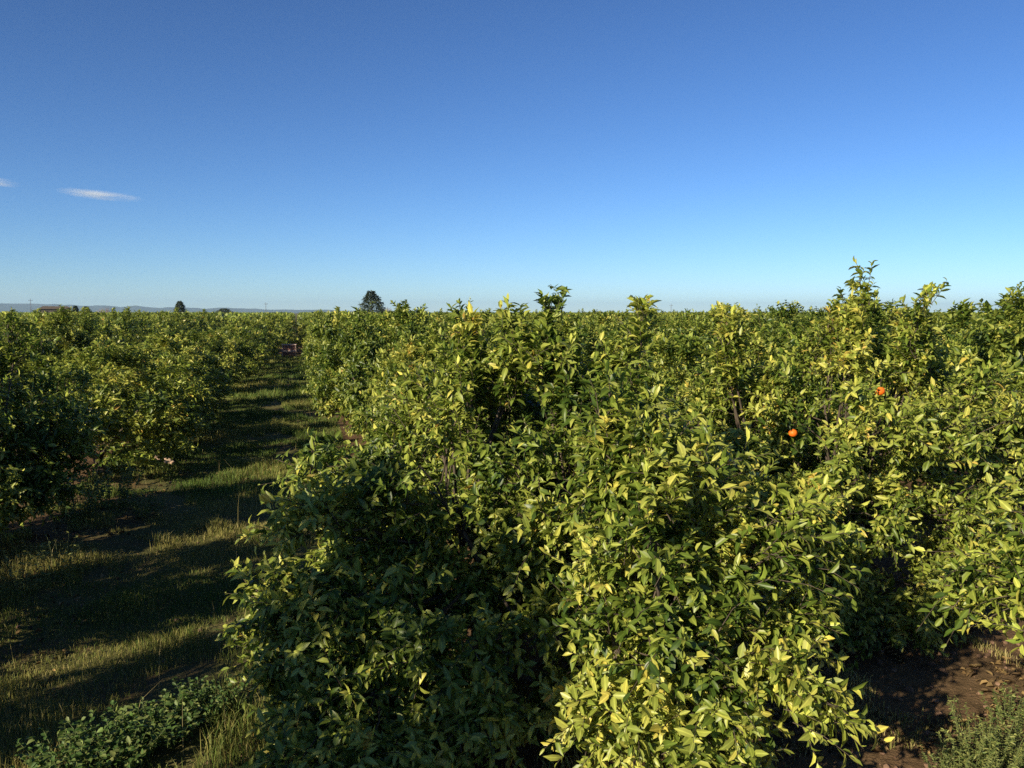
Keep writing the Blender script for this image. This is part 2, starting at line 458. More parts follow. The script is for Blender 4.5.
def build_cloud(px, py, dist, wide, thick, deep, seed, label):
    m, nt, N, L = new_mat('cirrus_wisp')
    out = N.new('ShaderNodeOutputMaterial'); v = N.new('ShaderNodeVolumePrincipled')
    v.inputs['Color'].default_value = (.95, .98, 1.0, 1); v.inputs['Anisotropy'].default_value = -.15
    tc = N.new('ShaderNodeTexCoord'); mp = N.new('ShaderNodeMapping'); mp.inputs['Location'].default_value = (seed, 0, 0)
    mp.inputs['Scale'].default_value = (1/400, 1/400, 1/60)
    L.new(tc.outputs['Object'], mp.inputs[0])
    nz = N.new('ShaderNodeTexNoise'); nz.inputs['Scale'].default_value = 1.0; nz.inputs['Detail'].default_value = 4
    L.new(mp.outputs[0], nz.inputs['Vector'])
    ln = N.new('ShaderNodeVectorMath'); ln.operation = 'LENGTH'
    m3 = N.new('ShaderNodeMapping'); m3.inputs['Scale'].default_value = (2/wide, 2/deep, 2/thick)
    L.new(tc.outputs['Object'], m3.inputs[0]); L.new(m3.outputs[0], ln.inputs[0])
    fall = N.new('ShaderNodeMapRange'); fall.inputs[1].default_value = 1.0; fall.inputs[2].default_value = .1
    L.new(ln.outputs['Value'], fall.inputs[0])
    nn = N.new('ShaderNodeMapRange'); nn.inputs[1].default_value = .38; nn.inputs[2].default_value = .7
    L.new(nz.outputs['Fac'], nn.inputs[0])
    mu = N.new('ShaderNodeMath'); mu.operation = 'MULTIPLY'; L.new(fall.outputs[0], mu.inputs[0]); L.new(nn.outputs[0], mu.inputs[1])
    m4 = N.new('ShaderNodeMath'); m4.operation = 'MULTIPLY'; m4.inputs[1].default_value = .0048
    L.new(mu.outputs[0], m4.inputs[0]); L.new(m4.outputs[0], v.inputs['Density'])
    L.new(v.outputs[0], out.inputs['Volume'])
    d = cam_ray(px, py); p = np.array([0, 0, CAM_H]) + d * dist
    # flattened, uneven lens of vapour
    nu, nv = 28, 12
    uu, vv = np.meshgrid(np.linspace(0, 2*math.pi, nu, endpoint=False), np.linspace(.02, math.pi-.02, nv))
    f = 1 + .1 * np.sin(uu * 3 + seed)
    V = np.stack([np.sin(vv)*np.cos(uu)*wide/2*f, np.sin(vv)*np.sin(uu)*deep/2*f, np.cos(vv)*thick/2], -1).reshape(-1, 3)
    i = np.arange(nv-1)[:, None]*nu; j = np.arange(nu)[None]; k = (j+1) % nu
    F = np.stack([i+j, i+nu+j, i+nu+k, i+k], -1).reshape(-1, 4)
    o = link('cloud', np_mesh('cloud', V, [F, np.arange(nu)[None], (np.arange(nu)[::-1] + (nv-1)*nu)[None]], None, True, [m]), None, tuple(p))
    az = math.atan2(d[0], d[1])
    o.rotation_euler = (0, R_(3.5), -az)
    tag(o, label, 'cloud', 'thin clouds', 'stuff')
build_cloud(99, 195, 14000, 1250, 130, 700, 1.7, 'thin white cloud streak alone in the blue sky')
build_cloud(-2, 182, 14000, 600, 110, 600, 6.1, 'small faint cloud wisp cut by the edge of the picture')

# ------------------------------------------------------------------ citrus trees
GROUP = 'orange trees of the orchard'
def place_tree(meshes, x, y, rz, label, scale=(1, 1, 1), name='orange_tree', group=GROUP):
    t = thing(name, label, 'tree', (x, y, float(ground_z(x, y))), rz, group, scale)
    c = link('crown', meshes[0], t); w = link('trunk', meshes[1], t)
    return t

NEAR = {}
def hero(key, x, y, label, **kw):
    ms = citrus_meshes(**kw)
    t = place_tree(ms, x, y, 0, label)
    NEAR[key] = (t, ms[2] + np.array([x, y, float(ground_z(x, y))]), (x, y))
    return t

hero('A', 1.55, 5.9, 'large leafy orange tree heading its row beside the grassy track, low side in shade',
     seed=11, R=1.45, H=2.50, ncl=150, nsh=26, nlf=13, leafL=.072, detail=2, tall=3, tint0=.37, low=.18, yellow=.07, tall_len=.3,
     spires=[(.18, -.2, 2.2, 2.80, .10), (.62, -.42, 2.1, 2.76, .10), (-.38, 0.0, 2.2, 2.68, .06), (-.1, -.1, 2.2, 2.7, .05)],
     extra=[(-1.5, -.45, 1.62, -.7, -.1, .7, 3, .10), (-1.5, -.75, 1.35, -.7, -.5, .3, 3, .11), (-1.25, -1.0, .9, -.5, -.6, .2, 5, .18), (-1.2, -.7, 1.45, -.6, -.5, .5, 4, .15), (-1.25, -1.1, .5, -.5, -.6, .1, 6, .2), (-.8, -1.25, .4, -.3, -.7, .1, 7, .22), (-.3, -1.3, .5, -.1, -.8, .1, 6, .2), (-1.6, -.85, .72, -.7, -.4, .2, 4, .2), (-1.75, -.6, .9, -.8, -.3, .3, 3, .14), (-1.5, -1.15, .38, -.6, -.6, .1, 6, .2), (-1.1, -1.4, .34, -.4, -.7, .1, 6, .2)])
hero('B', 1.90, 4.2, 'small yellowish sunlit orange tree standing nearest, with foliage down to the soil',
     seed=23, R=.58, H=2.15, ncl=68, nsh=21, nlf=13, leafL=.072, detail=2, tall=2, tint0=.49, low=.15, yellow=.12, shell=.75, tall_len=.25,
     spires=[(-.28, .0, 1.8, 2.28, .06)],
     extra=[(.0, -.58, .5, .1, -.9, .1, 4, .12), (.62, -.2, 1.05, .8, -.3, .2, 3, .10), (.55, -.3, 1.5, .7, -.3, .3, 3, .10), (.40, -.62, .9, .5, -.7, .1, 3, .10)])
hero('C', 4.75, 7.15, 'tall orange tree bearing ripe oranges, with upright shoots standing above its neighbours',
     seed=37, R=1.72, H=2.72, ncl=178, nsh=26, nlf=13, leafL=.072, detail=2, tall=4, tint0=.44, low=.15, yellow=.12, tall_len=.4,
     spires=[(.0, -.55, 2.3, 3.02, .07), (.46, -.80, 2.2, 2.86, .15), (-.95, -.1, 2.2, 2.70, .06)],
     extra=[(-.5, -1.3, .45, -.3, -.9, .1, 6, .2), (.1, -1.4, .40, .1, -.9, .1, 6, .2), (.65, -1.35, .5, .4, -.8, .1, 6, .2)])
hero('E', 5.0, 2.7, 'orange tree mostly out of frame, its bright yellowish branch reaching in at right',
     seed=41, R=1.32, H=2.3, ncl=120, nsh=18, nlf=12, leafL=.072, detail=2, tall=3, tint0=.50, low=.35, yellow=.13,
     extra=[(-1.0, 1.0, 1.62, -.7, .5, .3, 5, .14), (-1.1, 1.15, 1.35, -.7, .6, .0, 5, .14), (-1.3, 1.2, 1.15, -.7, .6, -.1, 3, .10)])
hero('L', -3.75, 10.5, 'dark orange tree at the left picture edge, its foliage reaching down to pale weeds',
     seed=53, R=1.50, H=2.48, ncl=150, nsh=26, nlf=13, leafL=.072, detail=2, tall=4, tint0=.36, low=.15)
hero('G', 1.95, 9.25, 'orange tree second in the row along the right side of the grassy track',
     seed=67, R=1.36, H=2.5, ncl=150, nsh=26, nlf=13, leafL=.072, detail=2, tall=3, tint0=.39, low=.15,
     spires=[(-.25, -.2, 2.2, 2.72, .08)])

MID = [citrus_meshes(seed=100 + i, R=1.5, H=2.48 + .08 * (i % 3), ncl=120, nsh=20, nlf=10, leafL=.090, detail=1, twigs=False,
                     tall=2 + i % 3, tint0=.36 + .02 * (i % 4), low=.14, tall_len=.26) for i in range(7)]
FAR = [citrus_meshes(seed=200 + i, R=1.55, H=2.50 + .06 * (i % 3), ncl=95, nsh=11, nlf=7, leafL=.14, detail=0, twigs=False,
                     tall=3, tint0=.36 + .03 * (i % 3), low=.14, tall_len=.34) for i in range(5)]

taken = [v[2] for v in NEAR.values()]
rows = [1.8, 5.2] + [9.2 + 4.0 * k for k in range(90)] + [-3.75 - 4.05 * k for k in range(90)]
cands, mass = [], []
prng = np.random.default_rng(77)
vx, vy = math.sin(YAW), math.cos(YAW)
for rX in rows:
    ph = 10.5 if rX == -3.75 else (9.25 if rX == 1.8 else (7.15 if rX == 5.2 else prng.uniform(0, 3.3)))
    for k in range(-4, 125):
        y = ph + (3.8 if rX == -3.75 else 3.28) * k
        x = rX + prng.normal() * .12 + (.72 * min(1, max(0, (y - 10) / 3)) + .55 * min(1, max(0, (y - 22) / 25)) if rX == -3.75 else 0); y += prng.normal() * .14
        if rX == -3.75: y += prng.normal() * .4
        u = prng.random(4)
        d = math.hypot(x, y)
        if d > 400 or d < 2.6: continue
        if min(math.hypot(x - a, y - b) for a, b in taken) < 2.3: continue
        if rX == -3.75 and y < 9: continue
        if rX in (1.8, 5.2) and y < 6.2: continue            # the head of these rows
        if rX > 5.3 and y < 5.0: continue
        if u[3] < .012 and d > 14: continue                       # an odd gap
        fwd = x * vx + y * vy; lat = x * vy - y * vx
        seen = fwd > 0 and abs(lat) < fwd * .601 + 2.2
        shade = (-13 < x < -3 and -6 < y < 10)                    # trees off to the sunny side whose shade is in view
        if not (seen or shade): continue
        cands.append((d, x, y, u, rX, seen))
# the cross row that closes the alley
for (x, y) in ((-1.5, 56.5), (-.4, 59.5), (-1.9, 61.5)):
    cands.append((math.hypot(x, y), x, y, prng.random(4), -99, True))
cands.sort(key=lambda c: c[0])
NTHING = 285
def row_label(x, y, rX, d, seen):
    far = 'near' if d < 16 else ('mid-distance' if d < 38 else 'distant')
    if not seen: return 'orange tree outside the picture on the sunny side, throwing its shade across the grass'
    if rX == -99: return 'dark orange tree closing the far end of the grassy track behind the crates'
    if rX == -3.75: return f'{far} orange tree in the row along the left side of the grassy track'
    if rX == 1.8: return f'{far} orange tree in the row along the right side of the grassy track'
    if x < -4: return f'{far} orange tree in the rows left of the grassy track, only its top showing'
    if rX == 5.2: return f'{far} orange tree in the row of the tall tree with ripe oranges'
    return f'{far} orange tree in the rows far right of the grassy track, only its top showing'
for i, (d, x, y, u, rX, seen) in enumerate(cands):
    if i < NTHING:
        ms = MID[int(u[0] * 6.99)] if d < 34 else FAR[int(u[0] * 4.99)]
        s = .93 + .15 * u[1]
        if rX > 9 and d < 30: s *= 1.04 + .14 * u[3]
        sx = s * (.94 + .12 * u[3]) * ((1.08 if d < 24 else .95) if rX == -3.75 else .93 if rX == 1.8 else 1)
        sz = s * (.78 + .12 * u[1]) if rX == -3.75 else s
        place_tree(ms, x, y, u[2] * 6.283, row_label(x, y, rX, d, seen), (sx, sx, sz))
    else:
        mass.append((x, y, u))
for (x, y, s_, sz, k) in ((-4.1, 1.5, .86, 1.76, 2), (-4.1, 4.55, .44, 1.0, 3), (-4.0, 7.12, .92, 1.0, 4), (-4.1, -1.8, 1.15, 1.15, 1)):  # unseen trees added here, stretched and spaced for the shade they cast into view
    place_tree(MID[k], x, y, 1.3 * k, 'orange tree added out of view beside the camera, shaped to throw shade on grass', (s_, s_, sz))
# everything farther reads as one mass of tree tops
def build_mass():
    rng = np.random.default_rng(5)
    A = np.array([(m[0], m[1], m[2][1]) for m in mass]); per = 150
    n = len(A) * per
    c = np.repeat(A, per, 0)
    u = unit(rng.normal(size=(n, 3))); u[:, 2] = np.abs(u[:, 2]) * np.where(rng.random(n) < .8, 1, -1)
    s = .95 + .11 * c[:, 2]
    rho = 1 - .3 * rng.random(n)
    P = np.stack([c[:, 0] + u[:, 0] * 1.5 * s * rho, c[:, 1] + u[:, 1] * 1.5 * s * rho, 1.2 + u[:, 2] * 1.25 * s * rho], 1)
    P[:, 2] = np.maximum(P[:, 2], .1)
    D = u + rng.normal(size=(n, 3)) * .8; Nn = u + np.array([0, 0, .5]) + rng.normal(size=(n, 3)) * .5
    Ln = rng.uniform(.3, .55, n)
    V, F, T = leaf_batch(P, D, Nn, Ln, Ln * .75, np.clip(rng.normal(.38, .14, n), .03, .9), 0, rng)
    o = link('far_orchard', np_mesh('far_orchard', V, F, {'tint': T}, True, [M_CITRUS]))
    tag(o, 'thin band of distant orchard tree tops along the horizon', 'orchard', None, 'stuff')
build_mass()

# ripe oranges hanging in the crowns
def orange_mesh():
    nu, nv = 20, 12
    uu, vv = np.meshgrid(np.linspace(0, 2*math.pi, nu, endpoint=False), np.linspace(.03, math.pi-.03, nv))
    r = .038 * (1 - .05 * np.abs(np.cos(vv)) ** 6)
    V = np.stack([np.sin(vv)*np.cos(uu)*r, np.sin(vv)*np.sin(uu)*r, np.cos(vv)*r*.95], -1).reshape(-1, 3)
    i = np.arange(nv-1)[:, None]*nu; j = np.arange(nu)[None]; k = (j+1) % nu
    F = np.stack([i+j, i+nu+j, i+nu+k, i+k], -1).reshape(-1, 4)
    return np_mesh('orange', V, [F, np.arange(nu)[None], (np.arange(nu)[::-1] + (nv-1)*nu)[None]], None, True, [M_ORANGE])
OM = orange_mesh()
stalk = MB(); stalk.tube([(0, 0, .03), (.004, 0, .06), (.012, .004, .10)], [.003, .0025, .002], 5)
SM = stalk.mesh('stalk', M_BARK)
def hang_orange(key, px, py, label, s=1.0, push=.05):
    t, P, xy = NEAR[key]
    d = cam_ray(px, py); o = np.array([0, 0, CAM_H])
    w = P - o; along = w @ d; off = np.linalg.norm(w - along[:, None] * d, axis=1)
    near = along[(off < .10) & (along > 1)]
    dist = (np.percentile(near, 1) if len(near) else np.hypot(*xy) - 1.2) + push
    p = o + d * dist - np.array(t.location)
    f = link('orange', OM, t, tuple(p)); f.scale = (s,) * 3; f['label'] = label
    link('stalk', SM, f)
hang_orange('C', 793, 433, 'ripe orange in front of dark foliage', 1.0, .015)
hang_orange('C', 880, 391, 'sunlit orange half hidden among yellow leaves', 1.05, .10)

# ------------------------------------------------------------------ grass
def build_grass():
    rng = np.random.default_rng(8)
    xs, ys, hs, ws, ts = [], [], [], [], []
    def scatter(n, x0, x1, y0, y1, h, w, thr, straw):
        x = rng.uniform(x0, x1, n); y = rng.uniform(y0, y1, n)
        dens = vnoise(x, y, 21, .9) * .6 + vnoise(x, y, 22, .3) * .4
        c = np.abs(x + 1.1)
        keep = dens > thr + .10 * (rng.random(n) - .5) + np.clip((c - 1.5) * .10, 0, .25) + .16 * (vnoise(x, y, 30, 3.1) - .5) + .16 * np.exp(-((x + .45 + .25 * np.sin(y * .3)) / .22) ** 2) + .09 * np.exp(-((x + 1.9 + .2 * np.sin(y * .23)) / .2) ** 2)
        x, y, dd = x[keep], y[keep], dens[keep]
        k = len(x)
        tall = vnoise(x, y, 25, .55)
        hh = h * (.30 + 1.25 * tall ** 2) * rng.uniform(.5, 1.25, k)
        t = .30 + .45 * (vnoise(x, y, 26, 1.7) - .45) + straw + rng.normal(0, .13, k)
        xs.append(x); ys.append(y); hs.append(hh); ws.append(np.full(k, w)); ts.append(t)
    scatter(125000, -3.6, .9, 3.2, 13, .15, .0048, .34, .12)
    scatter(80000, -3.4, .9, 13, 27, .19, .0085, .33, .04)
    scatter(58000, -3.2, .8, 27, 55, .20, .017, .34, .02)
    scatter(26000, 2.6, 5.4, 3.2, 7, .15, .0055, .45, .30)
    scatter(5000, 0.0, 2.4, 4.2, 7, .13, .006, .56, .30)
    # tall dry stalks
    n = 170
    x = rng.uniform(-3.2, .4, n); y = rng.uniform(5, 22, n)
    xs.append(x); ys.append(y); hs.append(rng.uniform(.25, .6, n)); ws.append(np.full(n, .0032)); ts.append(rng.uniform(.75, 1, n))
    x, y, h, w, t = map(np.concatenate, (xs, ys, hs, ws, ts)); n = len(x)
    z = ground_z(x, y) - .01
    a = rng.uniform(0, 6.283, n); lean = rng.uniform(.1, .9, n)
    dx, dy = np.cos(a), np.sin(a)
    # blades are turned at random about the vertical
    b = rng.uniform(0, 6.283, n); sx, sy = np.cos(b) * w, np.sin(b) * w
    P = np.stack([x, y, z], 1); S = np.stack([sx, sy, np.zeros(n)], 1); Dv = np.stack([dx, dy, np.zeros(n)], 1)
    m1 = P + np.stack([dx*lean*h*.18, dy*lean*h*.18, h*.55], 1)
    m2 = P + np.stack([dx*lean*h*.62, dy*lean*h*.62, h*(1 - .25*lean)], 1)
    V = np.stack([P - S*.5, P + S*.5, m1 + S*.42, m1 - S*.42, m2], 1)
    o = (np.arange(n) * 5)[:, None]
    F4 = np.array([[0, 1, 2, 3]]) + o; F3 = np.array([[3, 2, 4]]) + o
    me = np_mesh('grass', V.reshape(-1, 3), [F4, F3], {'tint': np.repeat(np.clip(t, .02, .98), 5)}, True, [M_GRASS])
    tag(link('grass', me), 'rough green and straw-coloured grass covering the track between the rows', 'grass', None, 'stuff')
build_grass()

def build_litter():
    rng = np.random.default_rng(12)
    n = 5200
    x = np.concatenate([rng.uniform(2.3, 5.6, n), rng.uniform(-.4, 3.2, n // 2), rng.uniform(-3.6, -1.8, n // 3)])
    y = np.concatenate([rng.uniform(3.2, 8, n), rng.uniform(4.2, 8, n // 2), rng.uniform(5, 24, n // 3)])
    keep = vnoise(x, y, 44, .5) > .42
    x, y = x[keep], y[keep]; k = len(x)
    P = np.stack([x, y, ground_z(x, y) + .012], 1)
    a = rng.uniform(0, 6.283, k)
    D = np.stack([np.cos(a), np.sin(a), rng.normal(0, .18, k)], 1); Nn = np.array([0, 0, 1.0]) + rng.normal(size=(k, 3)) * .3
    Ln = rng.uniform(.04, .085, k)
    V, F, T = leaf_batch(P, D, Nn, Ln, Ln * .48, rng.random(k), 2, rng, .5, .35)
    o = link('leaf_litter', np_mesh('leaf_litter', V, F, {'tint': T}, True, [M_LITTER]))
    tag(o, 'dry fallen leaves scattered on the soil under the trees', 'leaf litter', None, 'stuff')
    # clods and small stones on the bare soil
    n = 1500
    x = np.concatenate([rng.uniform(2.2, 5.8, n), rng.uniform(-3.4, .6, n // 3)]); y = np.concatenate([rng.uniform(3.0, 9, n), rng.uniform(4.5, 20, n // 3)])
    k = len(x); r = .006 + .026 * rng.random(k) ** 3
    ico = np.array([(0,0,1),(.89,0,.45),(.28,.85,.45),(-.72,.53,.45),(-.72,-.53,.45),(.28,-.85,.45),(.72,.53,-.45),(-.28,.85,-.45),(-.89,0,-.45),(-.28,-.85,-.45),(.72,-.53,-.45),(0,0,-1)])
    fc = np.array([(0,1,2),(0,2,3),(0,3,4),(0,4,5),(0,5,1),(1,6,2),(2,7,3),(3,8,4),(4,9,5),(5,10,1),(2,6,7),(3,7,8),(4,8,9),(5,9,10),(1,10,6),(11,7,6),(11,8,7),(11,9,8),(11,10,9),(11,6,10)])
    V = ico[None] * r[:, None, None] * rng.uniform(.65, 1.25, (k, 12, 1)) * np.array([1, 1, .7]) + np.stack([x, y, ground_z(x, y) + r * .25], 1)[:, None]
    F = (fc[None] + (np.arange(k) * 12)[:, None, None]).reshape(-1, 3)
    o = link('gravel', np_mesh('gravel', V.reshape(-1, 3), [F], None, False, [M_CLOD]))
    tag(o, 'small reddish clods and stones on the bare soil', 'gravel', None, 'stuff')
M_LITTER = leaf_material('dry_leaf', [(0, (.06,.04,.022)), (.6, (.17,.11,.05)), (1, (.32,.22,.09))], transl=.1, rough=.8, spec=.2, under=1.1)
M_CLOD = simple_mat('soil_clod', (.12,.07,.045), (.24,.15,.10), 20, .95, .5)
build_litter()

# ------------------------------------------------------------------ weeds
def weed_mesh(seed, h, spread, ns, nl, L, tint, wid=.7):
    rng = np.random.default_rng(seed)
    w = MB(); Ps, Ds, Ns = [], [], []
    for s in range(ns):
        a = rng.uniform(0, 6.283); r = spread * math.sqrt(rng.random())
        b = np.array([math.cos(a) * r * .5, math.sin(a) * r * .5, 0])
        tip = np.array([math.cos(a) * r, math.sin(a) * r, h * rng.uniform(.5, 1.0)])
        md = (b + tip) / 2 + np.array([0, 0, h * .12])
        w.tube([b - np.array([0, 0, .04]), md, tip], [.0024, .002, .001], 4)
        for t in np.linspace(.15, 1, nl):
            p = (1-t)**2 * b + 2*t*(1-t)*md + t*t*tip
            for _ in range(2):
                v = unit(rng.normal(size=3)); v[2] = abs(v[2]) * .4
                Ps.append(p); Ds.append(v); Ns.append(np.array([0, 0, 1.0]) + rng.normal(size=3) * .35)
    P, D, Nn = map(np.array, (Ps, Ds, Ns)); n = len(P)
    Ln = L * rng.uniform(.6, 1.3, n)
    V, F, T = leaf_batch(P, D, Nn, Ln, Ln * wid, np.clip(rng.normal(tint, .13, n), .02, .98), 2, rng)
    return np_mesh('foliage', V, F, {'tint': T}, True, [M_WEED]), w.mesh('stem', M_STEM)
W_BROAD = weed_mesh(1, .25, .28, 60, 9, .032, .66)
W_PALE = weed_mesh(2, .48, .34, 30, 10, .045, .72, .45)
W_FEATHER = weed_mesh(3, .40, .27, 44, 20, .026, .88, .34)
W_DRY = weed_mesh(4, .45, .40, 26, 4, .040, .98, .5)
def weed(ms, px, py, rz, s, label):
    x, y = on_ground(px, py)
    t = thing('weed', label, 'weed', (x, y, float(ground_z(x, y)) - .01), rz, 'weeds on the orchard floor', (s, s, s))
    link('foliage', ms[0], t); link('stem', ms[1], t)
weed(W_BROAD, 72, 775, .3, 1.15, 'low bright green weed clump in the bottom corner, beside the shaded grass')
weed(W_BROAD, 118, 762, 1.9, 1.2, 'bright green broadleaf weed, second of four in the line at the bottom edge')
weed(W_BROAD, 160, 740, 3.1, 1.1, 'bright green broadleaf weed, third of four in the line at the bottom edge')
weed(W_BROAD, 203, 715, 4.4, .95, 'smallest green broadleaf weed, closest to the shaded side of the large orange tree')
weed(W_PALE, 78, 522, .4, 1.2, 'pale weed under the dark orange tree at the left edge, closest to its skirt')
weed(W_PALE, 112, 512, 2.2, 1.3, 'bushiest pale weed beside the dark orange tree, middle one of three')
weed(W_PALE, 148, 520, 4.0, .9, 'smaller pale weed standing out onto the grassy track')
weed(W_DRY, 22, 590, 1.0, 1.0, 'dry brown weed tangle at the left edge of the picture')
weed(W_DRY, 62, 572, 2.4, .9, 'dry brown weed tangle beside the shaded grass below the pale weeds')
weed(W_FEATHER, 396, 738, .8, .85, 'pale weed catching light under the large orange tree')
weed(W_FEATHER, 525, 722, 2.6, .7, 'small dry-green weed in the lit patch under the large orange tree')
weed(W_FEATHER, 985, 772, 3.6, 1.05, 'feathery light green weed on sunlit red soil in the bottom corner')
weed(W_FEATHER, 1012, 765, 5.0, .8, 'small feathery weed beside the larger feathery one on red soil')
weed(W_FEATHER, 958, 790, 1.2, .8, 'feathery weed lowest in the corner, at the edge of the tree shadow')
weed(W_PALE, 1010, 722, .9, .55, 'small pale weed on the lit red soil, highest of the weeds in that corner')
weed(W_PALE, 205, 442, 5.2, 1.1, 'leafy green weed at the skirt of the left row, half way down the track')
weed(W_PALE, 237, 432, 3.3, .8, 'upright grass-green weed in the middle of the lit track')

# ------------------------------------------------------------------ small things on the track
x, y = on_ground(163, 465)
t = thing('wood_chunk', 'pale pinkish piece of split wood lying in the grass by the left row', 'wood', (x, y, float(ground_z(x, y)) + .09), R_(-28))
t.rotation_euler = (R_(12), R_(14), R_(-30))
def chunk():
    w = MB(); rng = np.random.default_rng(3)
    P = []
    secs = np.linspace(-.22, .22, 6)
    for i, q in enumerate(secs):
        k = .6 if i in (0, 5) else 1
        for a in np.arange(7) / 7 * 6.283:
            P.append((q + rng.normal() * .006, math.cos(a) * .065 * k * rng.uniform(.85, 1.1), math.sin(a) * .045 * k * rng.uniform(.8, 1.1)))
    i = np.arange(5)[:, None] * 7; j = np.arange(7)[None]; k = (j + 1) % 7
    w.add(P, [np.stack([i+j, i+k, i+7+k, i+7+j], -1).reshape(-1, 4), np.arange(7)[None, ::-1], (np.arange(7) + 35)[None]])
    return w.mesh('log', M_PINK, False)
link('log', chunk(), t)

def crate(x, y, z, rz, label):
    t = thing('field_crate', label, 'crate', (x, y, z), rz, 'stacked field crates')
    W, Dp, H = .82, .62, .40
    b = MB()
    for s in (-1, 1):
        for q in range(3):
            b.box((0, s * (Dp/2 - .012), .075 + q * .115), (W - .09, .02, .085))
            b.box((s * (W/2 - .012), 0, .075 + q * .115), (.02, Dp - .09, .085))
    for q in range(5): b.box((0, -Dp/2 + .09 + q * .11, .015), (W - .08, .09, .018))
    link('slat_panel', b.mesh('slat_panel', M_WOODR, False), t)
    r = MB()
    for s in (-1, 1):
        r.box((0, s * (Dp/2), H - .022), (W + .03, .05, .045)); r.box((s * (W/2 + .0), 0, H - .022), (.05, Dp - .053, .0435))
        r.box((0, s * (Dp/2 + .003), .028), (W + .03, .05, .045))
    link('rail', r.mesh('rail', M_WOODP, False), t)
    for sx in (-1, 1):
        for sy in (-1, 1):
            p = MB(); p.box((sx * (W/2 - .035), sy * (Dp/2 - .035), H/2 + .004), (.05, .05, H - .055))
            link('corner_post', p.mesh('corner_post', M_WOODP, False), t)
x, y = on_ground(289, 357.5)
z0 = float(ground_z(x, y))
crate(x, y, z0 + .0, R_(4), 'reddish wooden field crate, lower of two stacked at the end of the track')
crate(x + .03, y, z0 + .41, R_(-3), 'reddish wooden field crate, upper of two stacked at the end of the track')

# ------------------------------------------------------------------ far trees, shed and poles beyond the orchard
def conifer(px, dist, H, R, label, seed, shape='cone', trunk_top=.5, skew=0.0):
    rng = np.random.default_rng(seed)
    x, y = at_dist(px, dist)
    t = thing('conifer_tree', label, 'tree', (x, y, 0), 0)
    n = 5200
    q = rng.random(n) ** 1.15                       # height share
    prof = (1 - q) ** .6 + .05 if shape == 'cone' else np.sqrt(np.clip(1 - (2*q - .9)**2 * .82, 0, 1))
    a = rng.uniform(0, 6.283, n)
    tier = 1 + .20 * np.sin(q * 40 + 3 * np.sin(a)) + .16 * np.sin(3 * a + q * 9)
    rr = R * prof * tier * np.sqrt(rng.uniform(.25, 1, n))
    P = np.stack([np.cos(a)*rr + skew * R * (1-q), np.sin(a)*rr, H * (.06 + .92 * q) + rng.normal(size=n) * .05 * H * .3], 1)
    D = np.stack([np.cos(a), np.sin(a), np.full(n, .15)], 1) + rng.normal(size=(n, 3)) * .5
    Nn = np.array([0, 0, 1.0]) + rng.normal(size=(n, 3)) * .5
    Ln = rng.uniform(.06, .11, n) * H ** .8
    V, F, T = leaf_batch(P, D, Nn, Ln, Ln * .35, rng.random(n), 0, rng)
    link('crown', np_mesh('crown', V, F, {'tint': T}, True, [M_PINE]), t)
    w = MB(); w.tube([(0, 0, -.1), (skew*R*.3, 0, H*.3), (skew*R*.2, 0, H*.9)], [.16, .12, .03], 8)
    for k in range(26):
        zz = H * rng.uniform(.12, .85); aa = rng.uniform(0, 6.283); l = R * (1 - zz / H) * .8
        w.tube([(0, 0, zz), (math.cos(aa)*l*.5, math.sin(aa)*l*.5, zz+.05), (math.cos(aa)*l, math.sin(aa)*l, zz+.02)], [.04, .025, .01], 5)
    link('trunk', w.mesh('trunk', M_BARK), t)
conifer(371, 135, 6.0, 2.6, 'dark broad conifer rising above the orchard against the sky', 31, 'cone', skew=.22)
conifer(180, 190, 5.0, .95, 'small dark rounded tree alone on the horizon left of the track', 32, 'round')
conifer(75.5, 230, 4.3, .65, 'tiny dark round treetop beside the low shed', 33, 'round')
conifer(86, 240, 4.2, 1.1, 'tiny dark flat treetop, further of two beside the low shed', 34, 'round')
conifer(224, 150, 3.35, 1.6, 'dark green treetop just above the left rows near the end of the track', 35, 'round')

def bare_tree(px, dist, H, R, label, seed):
    rng = np.random.default_rng(seed); x, y = at_dist(px, dist)
    t = thing('bare_tree', label, 'tree', (x, y, 0), 0)
    w = MB(); w.tube([(0, 0, -.1), (.05, 0, H*.25), (0, .03, H*.45)], [.12, .1, .08], 7)
    link('trunk', w.mesh('trunk', M_BARE), t)
    c = MB()
    for k in range(220):
        a = rng.uniform(0, 6.283); r = R * math.sqrt(rng.random()); z = H * (.55 + .45 * rng.random() * (1 - (r / R) ** 2 * .5))
        p0 = np.array([0, 0, H * rng.uniform(.25, .45)]); p2 = np.array([math.cos(a)*r, math.sin(a)*r, z]); m = (p0 + p2)/2 + rng.normal(size=3)*.1
        c.tube([p0, m, p2], [.03, .02, .008], 3)
    link('crown', c.mesh('crown', M_BARE), t)
bare_tree(387, 140, 3.9, .9, 'pinkish bare bushy tree at the foot of the dark broad conifer', 3)
bare_tree(106, 210, 4.1, 2.3, 'brownish bare tree spreading low on the horizon left of the small rounded tree', 5)

